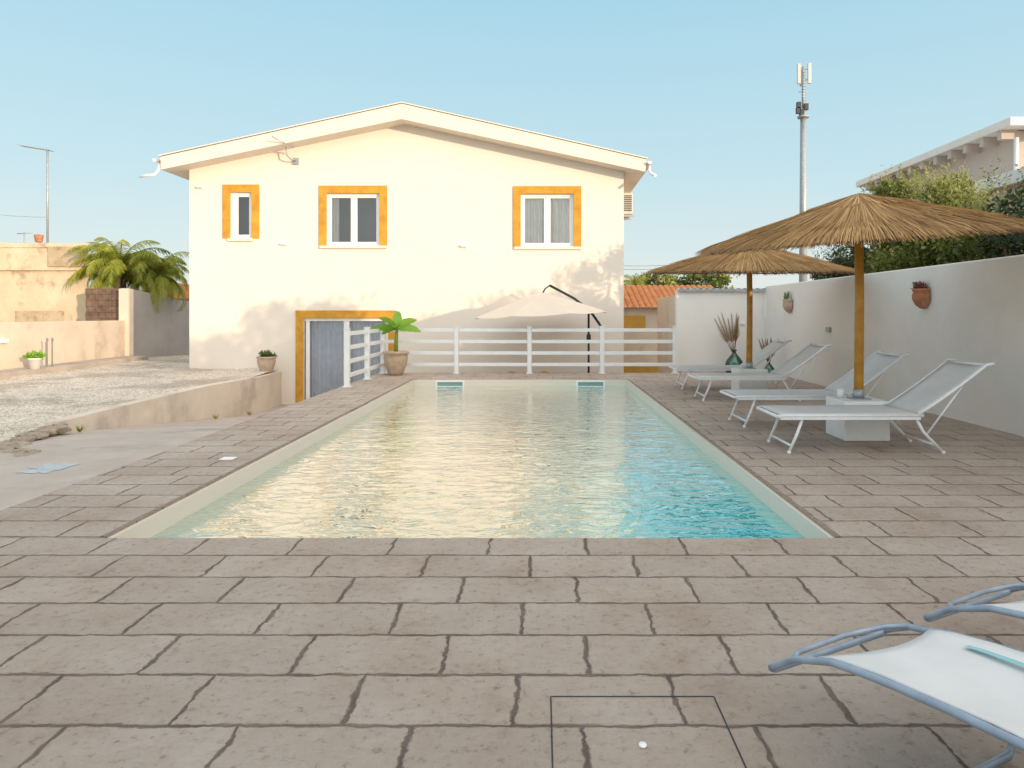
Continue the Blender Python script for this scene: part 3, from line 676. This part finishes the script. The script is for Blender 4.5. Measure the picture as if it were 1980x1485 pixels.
# ------------------------------------------------------------ pots and plants
def pot(mb,c,R0,h,rim=1.0):
    mb.lathe([(.0,.0),(R0*.55,0),(R0*.66,h*.12),(R0*.92,h*.5),(R0*.98,h*.72),(R0*.93,h*.86),(R0*rim*1.05,h*.9),(R0*rim*1.08,h*.97),(R0*rim*1.0,h),(R0*rim*.88,h*.97),(R0*.8,h*.88),(0,h*.87)],c,28)
X,Y=-3.33,15.42
r=empty('potted_banana_plant',(X,Y,0),'young banana plant in a round beige clay pot by the fence corner','potted plant')
m=MB(); pot(m,(X,Y,0),.28,.55); m.build('pot',M['beigepot'],r)
MB().tube([(X,Y,.45),(X+.01,Y,.8),(X+.03,Y,1.08)],[.055,.045,.03],8).build('stem',M['palmleaf'],r)
for k,(az,el,l,tw) in enumerate([(182,30,.60,1.3),(176,62,.52,1.6),(2,24,.54,1.3),(-8,54,.52,-1.5),(100,82,.52,.2),(-85,40,.34,.3),(200,6,.36,1.0)]):
    m=MB(); az=R(az); el=R(el); bs=Vector((X+.03,Y,1.0+.01*k)); side=(Vector((-math.sin(az),math.cos(az),0))+Vector((0,0,tw))).normalized()
    def lf(u,v):
        e=el-.5*v; d_=Vector((math.cos(az)*math.cos(e),math.sin(az)*math.cos(e),math.sin(e)))
        sd=(side-d_*side.dot(d_)).normalized()
        w=.105*max(0,math.sin(PI*min(1,v*.95+.03)))**.65*(1+.06*math.sin(v*26)); cpos=bs+d_*l*v
        s_=(u-.5)*2; nn=d_.cross(sd)
        return cpos+sd*s_*w*(.35 if v<.12 else 1)+nn*.025*abs(s_)
    m.grid(lf,6,18,random.random()); m.build('leaf',M['banana'],r)
def rosette(mb,c,n,l,w,up=.6,spread=1.0):
    for k in range(n):
        az=k*2.4; e=R(20+65*(k/n))*up*1.4; d_=Vector((math.cos(az)*math.cos(e)*spread,math.sin(az)*math.cos(e)*spread,math.sin(e))).normalized()
        s_=Vector((-math.sin(az),math.cos(az),0)); ll=l*random.uniform(.75,1.1); c0_=Vector(c)
        n_=d_.cross(s_)
        mb.add([c0_-s_*w*.4,c0_+s_*w*.4,c0_+d_*ll*.6+s_*w,c0_+d_*ll,c0_+d_*ll*.6-s_*w,c0_+d_*ll*.55-n_*w*.6],[(0,1,2,5),(2,3,5),(3,4,5),(4,0,5)],random.random(),True)
X,Y,z=-6.88,16.85,-.085
r=empty('potted_succulent',(X,Y,z),'tan terracotta pot with a succulent on the end of the retaining wall','potted plant')
m=MB(); pot(m,(X,Y,z),.225,.42); m.build('pot',M['beigepot'],r)
m=MB()
for k in range(9):
    a=k*2.4; q=(X+.02*k*math.cos(a),Y+.02*k*math.sin(a),z+.38+random.uniform(0,.08)); rosette(m,q,12,.15,.03)
m.build('succulent',M['succ'],r)
X,Y,z=-12.05,16.0,.10
r=empty('small_potted_plant',(X,Y,z),'small green plant in a white pot on the left concrete ledge','potted plant')
m=MB(); m.lathe([(0,0),(.10,0),(.14,.22),(.155,.22),(.155,.25),(.13,.25),(.12,.22),(0,.22)],(X,Y,z),20); m.build('pot',M['white'],r)
m=MB(); leaves(m,[((X,Y,z+.3),(.19,.19,.09),.2)],420,.07); m.build('foliage',M['banana'],r)
for i,(X,Y,z,rr,h,mt,pm,lab) in enumerate([(5.5,14.8,1.42,.15,.30,'beigepot','succ','tan wall pot with a green cactus high on the right wall'),(5.5,9.62,1.47,.15,.29,'terra','redsucc','orange terracotta wall pot with a reddish succulent on the right wall')]):
    r=empty('wall_pot',(X-rr,Y,z),lab,'wall pot')
    m=MB(); m.lathe([(.0,0),(rr*.35,.01),(rr*.7,h*.18),(rr*.98,h*.45),(rr*1.02,h*.68),(rr*.92,h*.84),(rr*1.02,h*.92),(rr*1.0,h),(rr*.88,h),(0,h*.9)],(X-.02,Y,z),24,PI/2,3*PI/2); m.build('pot',M[mt],r)
    m=MB()
    if i==0:
        for k in range(8):
            c_=Vector((X-.08+random.uniform(-.04,.03),Y+random.uniform(-.09,.09),z+h+random.uniform(.0,.14)))
            m.grid(lambda u,v:(c_.x+.018*math.sin(PI*v)*math.cos(2*PI*u),c_.y+.045*math.sin(PI*v)*math.sin(2*PI*u),c_.z+.06*math.cos(PI*v)),8,6,random.random())
    else:
        for k in range(12): rosette(m,(X-.08+random.uniform(-.05,.04),Y+random.uniform(-.12,.12),z+h-.02+random.uniform(0,.08)),9,.09,.018)
    m.build('succulent',M[pm],r)
tag(MB().box(5.455,5.499,12.74,12.90,1.05,1.15).build('wall_socket',M['metal'],bevel=.006),'small grey socket box on the right wall between the wall pots','socket')
tag(MB().box(4.90,4.98,16.45,16.499,1.14,1.2).build('wall_spotlight',M['white'],bevel=.006),'tiny white spotlight on the back wall above the demijohn','lamp')
for i,(X,Y,sc,lab) in enumerate([(4.60,16.0,1.0,'large green glass demijohn with tall dry fronds by the back wall'),(5.15,15.2,.62,'smaller green glass bottle with dry fronds in the wall corner')]):
    r=empty('demijohn',(X,Y,0),lab,'vase')
    m=MB(); m.lathe([(a*sc,b_*sc) for a,b_ in [(.0,.0),(.18,.0),(.215,.05),(.22,.16),(.19,.28),(.10,.40),(.05,.46),(.045,.52),(.06,.53),(.06,.55),(.035,.55)]],(X,Y,0),28); m.build('glass_body',M['gglass'],r)
    m=MB()
    for k in range(9):
        az=random.uniform(0,2*PI); lean=random.uniform(.05,.42); L_=sc*random.uniform(.85,1.05)
        if i==0 and k<4: az=PI+random.uniform(-.4,.4); lean=.18+.10*k
        b0=Vector((X,Y,.4*sc)); d_=Vector((math.cos(az)*math.sin(lean),math.sin(az)*math.sin(lean),math.cos(lean)))
        m.tube([b0,b0+d_*L_],[.008,.004],5,.3)
        sd=d_.cross(Vector((0,1,.1))).normalized()
        for j in range(20):
            for sg in (-1,1):
                p0=b0+d_*L_*(.35+.65*j/20); dd=(d_*.9+sd*sg*(.36-.012*j)).normalized(); l2=(.26-.008*j)*sc; w=d_*.014
                m.add([p0-w,p0+w,p0+dd*l2],[(0,1,2)],random.random())
    m.build('dry_frond',M['dry'],r)

# ------------------------------------------------------------ straw umbrellas
def straw_umbrella(X,Y,zb,za,zr_,Rr,tx,ty,label):
    r=empty('straw_umbrella',(X,Y,zb),label,'umbrella')
    MB().tube([(X,Y,zb),(X+.01,Y,(zb+za)/2),(X,Y,za-.06)],[.052,.05,.046],14).build('pole',M['wood'],r)
    r2=MB().tube([(X,Y,zb),(X,Y,zb+.11)],.062,14).build('base_bracket',M['metal'],r)
    MB().box(X-.10,X+.10,Y-.10,Y+.10,zb,zb+.012).build('base_plate',M['metal'],r2)
    def pos(a,t,off=0):
        lump=.016*noise.noise(Vector((math.cos(a)*5*t,math.sin(a)*5*t,X+Y)))*min(1,t*3)
        dz=(za-zr_)*(t**1.03); rr=Rr*t
        x=rr*math.cos(a); y=rr*math.sin(a); return Vector((X+x,Y+y,za-dz+x*tx+y*ty+off+lump))
    m=MB()
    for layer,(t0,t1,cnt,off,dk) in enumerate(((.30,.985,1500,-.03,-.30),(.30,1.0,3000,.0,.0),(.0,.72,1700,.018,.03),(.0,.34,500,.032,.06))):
        for k in range(cnt):
            a=2*PI*(k+random.random())/cnt; e0=t0; e1=t1*(min(1.04,random.gauss(.985,.020)) if layer<2 else random.uniform(.85,1.1))
            w=1.3*Rr*PI/cnt*t1*random.uniform(.8,1.6); o1=off+random.uniform(-.007,.010); sk=random.gauss(0,.022)
            dr_=-.012*(layer<2)-random.random()*.028*(layer<2)
            pts=[pos(a,e0,o1),pos(a+sk*.5,(e0+e1)/2,o1+random.uniform(-.004,.006)),pos(a+sk*.9,e0+(e1-e0)*.88,o1+random.uniform(-.004,.006)),pos(a+sk,e1,o1+dr_)]
            sd=Vector((-math.sin(a),math.cos(a),random.uniform(-.3,.3)))
            ws=[max(.0012,w*(e0/e1)),w*.8,w*.75,w*.5]; vs=[]
            for p,ww in zip(pts,ws): vs+= [p-sd*ww,p+sd*ww]
            g=.5+.5*noise.noise(Vector((math.cos(a)*4,math.sin(a)*4,layer)))
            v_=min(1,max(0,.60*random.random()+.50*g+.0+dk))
            m.add(vs,[(0,1,3,2),(2,3,5,4),(4,5,7,6)],v_)
    m.build('thatch_canopy',M['straw'],r)
    for k in range(8):
        a=2*PI*k/8+.2; m=MB(); m.tube([pos(a,.03,-.07),pos(a,.5,-.065),pos(a,.95,-.055)],.019,6); m.build('rib',M['ribwood'],r)
    for t in (.45,.72,.93):
        m=MB(); m.tube([pos(2*PI*k/48,t,-.05) for k in range(49)],.012,5,cap=False); m.build('hoop',M['ribwood'],r)
    MB().tube([(X,Y,za-.22),(X,Y,za-.08)],.085,12).build('hub',M['ribwood'],r)
    return r
straw_umbrella(3.60,7.62,.44,2.73,2.24,1.80,.075,.075,'front straw thatched umbrella on a wooden pole, larger in view')
straw_umbrella(3.67,11.85,.44,2.62,2.15,1.80,.0,.05,'rear straw thatched umbrella partly hidden behind the front one')
def cube(x0,y0,label):
    m=MB().box(x0,x0+.5,y0,y0+.5,0.002,.44); tag(m.build('umbrella_base',M['white'],bevel=.012),label,'umbrella base')
cube(3.33,7.37,'white square block holding the front straw umbrella pole')
cube(3.42,11.6,'white square block holding the rear straw umbrella pole')
tag(MB().lathe([(0,0),(.035,0),(.045,.10),(.04,.10),(.032,.01),(0,.01)],(3.44,7.72,.442),16).build('cup',M['white']),'small white cup on the front umbrella block','cup')

# ------------------------------------------------------------ loungers
def make_lounger(label):
    r=empty('sun_lounger',(0,0,0),label,'sun lounger')
    W=.64
    for y in (0,W):
        MB().tube([(.03,y,.36),(.0,y,.375),(.05,y,.385),(.4,y,.385),(1.45,y,.385)],.018,8).build('side_rail',M['alum'],r)
    MB().tube([(.02,0,.375),(.0,.03,.375),(.0,W-.03,.375),(.02,W,.375)],.018,8).build('end_rail',M['alum'],r)
    m=MB(); m.grid(lambda u,v:(.02+1.40*u,.012+(W-.024)*v,.402-.010*math.sin(PI*v)*math.sin(PI*min(1,u*1.1))),14,8); o=m.build('seat_sling',M['fabric'],r)
    sf=o.modifiers.new('t','SOLIDIFY'); sf.thickness=.006
    for ya,yb in ((-.012,0),(W,W+.012)): MB().box(.02,1.42,ya,yb,.345,.375).build('edge_trim',M['alum'],r)
    def bk(t): return (1.40+.68*t, .40+.43*t+.06*t*t)
    for y in (0,W):
        pts=[(bk(k/8)[0],y,bk(k/8)[1]) for k in range(9)]+[(2.15,y,.90)]
        MB().tube(pts,.017,8).build('back_rail',M['alum'],r)
    MB().tube([(2.08,0,.885),(2.10,W/2,.885),(2.08,W,.885)],.016,8).build('head_rail',M['alum'],r)
    m=MB(); m.grid(lambda u,v:(bk(u*.97)[0]+.03*math.sin(PI*v),.01+(W-.02)*v,bk(u*.97)[1]+.010-.012*math.sin(PI*v)),12,8); o=m.build('backrest_sling',M['fabric'],r)
    sf=o.modifiers.new('t','SOLIDIFY'); sf.thickness=.006
    for y in (0.02,W-.02):
        MB().tube([(.26,y,.37),(.20,y,.2),(.12,y,.015)],.016,8).build('leg',M['alum'],r)
        MB().tube([(1.38,y,.37),(1.46,y,.22),(1.66,y,.015)],.016,8).build('leg',M['alum'],r)
        MB().tube([(1.50,y+.0,.20),(1.86,y,.69)],.010,6).build('back_strut',M['alum'],r)
    MB().tube([(.145,.02,.08),(.145,W-.02,.08)],.013,8).build('stretcher',M['alum'],r)
    MB().tube([(1.60,.02,.08),(1.60,W-.02,.08)],.013,8).build('stretcher',M['alum'],r)
    for x,y in ((.12,.02),(.12,W-.02),(1.66,.02),(1.66,W-.02)): MB().tube([(x,y,0),(x,y,.03)],.02,8).build('foot_cap',M['white'],r)
    return r
L0=make_lounger('nearest white sunlounger of the row, in front of the front umbrella block')
spots=[(2.36,6.70,0,None),(2.38,8.24,1.0,'second white sunlounger of the row, just behind the front umbrella block'),(2.48,10.75,-.5,'third white sunlounger of the row, in front of the rear umbrella'),(2.50,12.45,.6,'farthest white sunlounger of the row, behind the rear umbrella')]
for X,Y,a,lab in spots:
    o=L0 if lab is None else copy_tree(L0)
    o.location=(X,Y,.001); o.rotation_euler.z=R(a)
    if lab: o['label']=lab
def fg_lounger(A,label,w=.58,tilt=-.04):
    r=empty('sun_lounger',(A[0],A[1],0),label,'sun lounger')
    e=Vector((.46,-.888,0)); wd=Vector((.888,.46,0)); A=Vector((A[0],A[1],0))
    prof=[(0,.215),(.03,.24),(.10,.29),(.24,.345),(.4,.37),(.7,.395),(1.1,.40),(1.7,.38),(1.95,.38)]
    def zz(s):
        for (a,za),(b_,zb) in zip(prof,prof[1:]):
            if s<=b_: t=(s-a)/(b_-a); return za+(zb-za)*t
        return prof[-1][1]
    def pt(s,t,dz=0): v=A+e*s+wd*(w*t); return Vector((v.x,v.y,zz(s)+dz+tilt*t*min(1,s*5)))
    ss=[0,.02,.05,.1,.16,.24,.34,.45,.6,.8,1.0,1.4,1.8,1.95]
    for t in (0,1): MB().tube([pt(s,t) for s in ss],.0115,12).build('side_rail',M['bluetube'],r)
    MB().tube([pt(0,0)]+[pt(0,t,-.008) for t in (.03,.1,.3,.5,.7,.9,.97)]+[pt(0,1)],.0115,12).build('head_rail',M['bluetube'],r)
    MB().tube([pt(.10,0,.004),pt(.05,.12,.02),pt(.05,.5,.03),pt(.05,.88,.02),pt(.10,1,.004)],.0095,10).build('visor_bar',M['bluetube'],r)
    m=MB(); m.grid(lambda u,v:pt(.18+1.72*u+.05*math.sin(PI*v)*(1-u),.02+.96*v,.012-.045*math.sin(PI*v)*min(1,.3+u*3)),40,16)
    o=m.build('sling',M['fabric'],r); sf=o.modifiers.new('t','SOLIDIFY'); sf.thickness=.005
    m=MB(); m.grid(lambda u,v:pt(.36+.5*u,.80+.05*v,.008),10,2); m.build('strap',M['cyan'],r)
    def gp(s,t,z): v=A+e*s+wd*(w*t); return Vector((v.x,v.y,z))
    for s in (.45,1.6):
        q=s+.6 if s<1 else s-.5
        MB().tube([pt(q,.03),gp(s,.03,.10),gp(s,.03,.04),gp(s,.06,.02),gp(s,.94,.02),gp(s,.97,.04),gp(s,.97,.10),pt(q,.97)],.012,8).build('leg_frame',M['bluetube'],r)
    return r
fg_lounger((.77,2.25),'white sunlounger with blue grey tube frame cropped at the bottom right corner')
fg_lounger((1.50,2.62),'white sunlounger mostly outside the frame at right edge above the corner one')

# ------------------------------------------------------------ cantilever parasol on patio
px=1.17; py=16.5
r=empty('cantilever_parasol',(px,py,-.95),'cream cantilever parasol with black curved arm in front of the house','parasol')
MB().tube([(px,py,-.95),(px,py,1.52)],.028,10).build('pole',M['dark'],r)
MB().box(px-.35,px+.35,py-.35,py+.35,-.948,-.88).build('base',M['dark'],r,bevel=.02)
arm=[P(x,y,py) for x,y in ((1166,640),(1158,625),(1146,608),(1130,592),(1110,577),(1086,564),(1063,552))]
MB().tube(arm,.032,10).build('arm',M['dark'],r)
MB().box(px-.05,px+.05,py-.05,py+.05,.75,.9).build('crank_box',M['dark'],r)
cx,cy,cz=.0,16.35,1.93
def cp(k,t):
    a=2*PI*k/8+PI/8; x=1.7*math.cos(a)*t; y=.95*math.sin(a)*t
    return Vector((cx+x,cy+y,cz-.55*t**1.1+(x*.05)))
m=MB()
for k in range(8):
    m.grid(lambda u,v,k=k:(lambda p:(p.x,p.y,p.z-.03*math.sin(PI*u)*v))(cp(k,v).lerp(cp(k+1,v),u)),6,8)
m.build('canopy',M['canvas'],r)
for k in range(8): MB().tube([cp(k,0)+Vector((0,0,-.03)),cp(k,.5)+Vector((0,0,-.03)),cp(k,1)+Vector((0,0,-.02))],.009,5).build('rib',M['alum'],r)
MB().tube([arm[-1],(cx+.1,cy,cz+.08),(cx,cy,cz-.1)],.018,8).build('hanger',M['dark'],r)
def chair(X,Y,label):
    r=empty('patio_chair',(X,Y,-.95),label,'chair'); z=-.95
    m=MB(); m.grid(lambda u,v:(X-.2+.4*u,Y-.2+.4*v,z+.45-.015*math.sin(PI*u)),6,6); o=m.build('seat',M['orange'],r); sf=o.modifiers.new('t','SOLIDIFY'); sf.thickness=.015
    m=MB(); m.grid(lambda u,v:(X+(-.2+.4*u)*(1-.2*v),Y-.2+.03*math.sin(PI*u)-.06*v,z+.5+v*(.38+.06*math.sin(PI*u))),10,6); o=m.build('backrest',M['orange'],r); sf=o.modifiers.new('t','SOLIDIFY'); sf.thickness=.015
    for sx in (-1,1):
        for sy in (-1,1): MB().tube([(X+sx*.17,Y+sy*.17,z+.44),(X+sx*.21,Y+sy*.21,z)],.014,6).build('leg',M['orange'],r)
chair(-.72,16.75,'orange patio chair beyond the fence, left of the pair'); chair(.08,16.8,'orange patio chair beyond the fence, right of the pair')
r=empty('deck_hatch',(.335,2.15,0),'square access hatch with thin dark outline in the near paving','hatch')
m=MB(); x0,x1,y0,y1=.036,.632,1.86,2.458; g=.0025; z0,z1=.001,.0025
m.box(x0-g,x0+g,y0,y1,z0,z1); m.box(x1-g,x1+g,y0,y1,z0,z1); m.box(x0+g,x1-g,y1-g,y1+g,z0,z1); m.box(x0+g,x1-g,y0-g,y0+g,z0,z1); m.build('seam',M['dark'],r)
m=MB(); m.lathe([(0,.006),(.012,.006),(.014,.001)],(.33,2.18,.001),12); m.build('lifting_plug',M['white'],r)

# ------------------------------------------------------------ light
az=R(45); el=R(8)
d_=Vector((-math.sin(az)*math.cos(el),math.cos(az)*math.cos(el),-math.sin(el)))
sl=bpy.data.lights.new('sun','SUN'); sl.energy=3.4; sl.angle=R(.5); sl.color=(1,.77,.52)
so=bpy.data.objects.new('sun',sl); col.objects.link(so); so.rotation_euler=d_.to_track_quat('-Z','Y').to_euler()
w=bpy.data.worlds.new('World'); bpy.context.scene.world=w; w.use_nodes=True; nt=w.node_tree; nt.nodes.clear()
out=nt.nodes.new('ShaderNodeOutputWorld'); bg=nt.nodes.new('ShaderNodeBackground'); bg.inputs[1].default_value=.12
sky=nt.nodes.new('ShaderNodeTexSky'); sky.sky_type='NISHITA'; sky.sun_disc=False; sky.sun_elevation=el; sky.sun_rotation=R(135)
tc=nt.nodes.new('ShaderNodeTexCoord'); sp=nt.nodes.new('ShaderNodeSeparateXYZ'); nt.links.new(tc.outputs['Generated'],sp.inputs[0])
gr=ramp(nt,sp.outputs[2],[(0,(.86,.87,.82)),(.08,(.74,.85,.86)),(.20,(.59,.81,.89)),(.42,(.43,.72,.87)),(.75,(.56,.66,.75))])
sc=nt.nodes.new('ShaderNodeVectorMath'); sc.operation='SCALE'; sc.inputs['Scale'].default_value=8.6; nt.links.new(gr,sc.inputs[0])
dp=nt.nodes.new('ShaderNodeVectorMath'); dp.operation='DOT_PRODUCT'; nt.links.new(tc.outputs['Generated'],dp.inputs[0]); sd_=Vector((math.sin(az)*.85,-math.cos(az)*.85,.5)).normalized(); dp.inputs[1].default_value=sd_
gl=ramp(nt,dp.outputs['Value'],[(.10,(0,0,0)),(.55,(.54,.46,.38)),(1,(1,.84,.68))])  # warm lobe added to the unseen sky behind the camera, fills the shade
gs=nt.nodes.new('ShaderNodeVectorMath'); gs.operation='SCALE'; gs.inputs['Scale'].default_value=11.5; nt.links.new(gl,gs.inputs[0])
mx=mixc(nt,.88,sky.outputs[0],sc.outputs[0])
ad=nt.nodes.new('ShaderNodeVectorMath'); ad.operation='ADD'; nt.links.new(mx,ad.inputs[0]); nt.links.new(gs.outputs[0],ad.inputs[1])
nt.links.new(ad.outputs[0],bg.inputs[0]); nt.links.new(bg.outputs[0],out.inputs[0])
bpy.context.scene.view_settings.view_transform='Standard'; bpy.context.scene.view_settings.look='None'
cd=bpy.data.cameras.new('camera'); cd.sensor_width=36; cd.lens=FK/1980*36; cd.shift_x=-56/1980; cd.shift_y=-135.5/1980; cd.clip_end=2000; cd.clip_start=.05
co=bpy.data.objects.new('camera',cd); col.objects.link(co); co.location=(0,0,H); co.rotation_euler=(R(90),0,0)
bpy.context.scene.camera=co
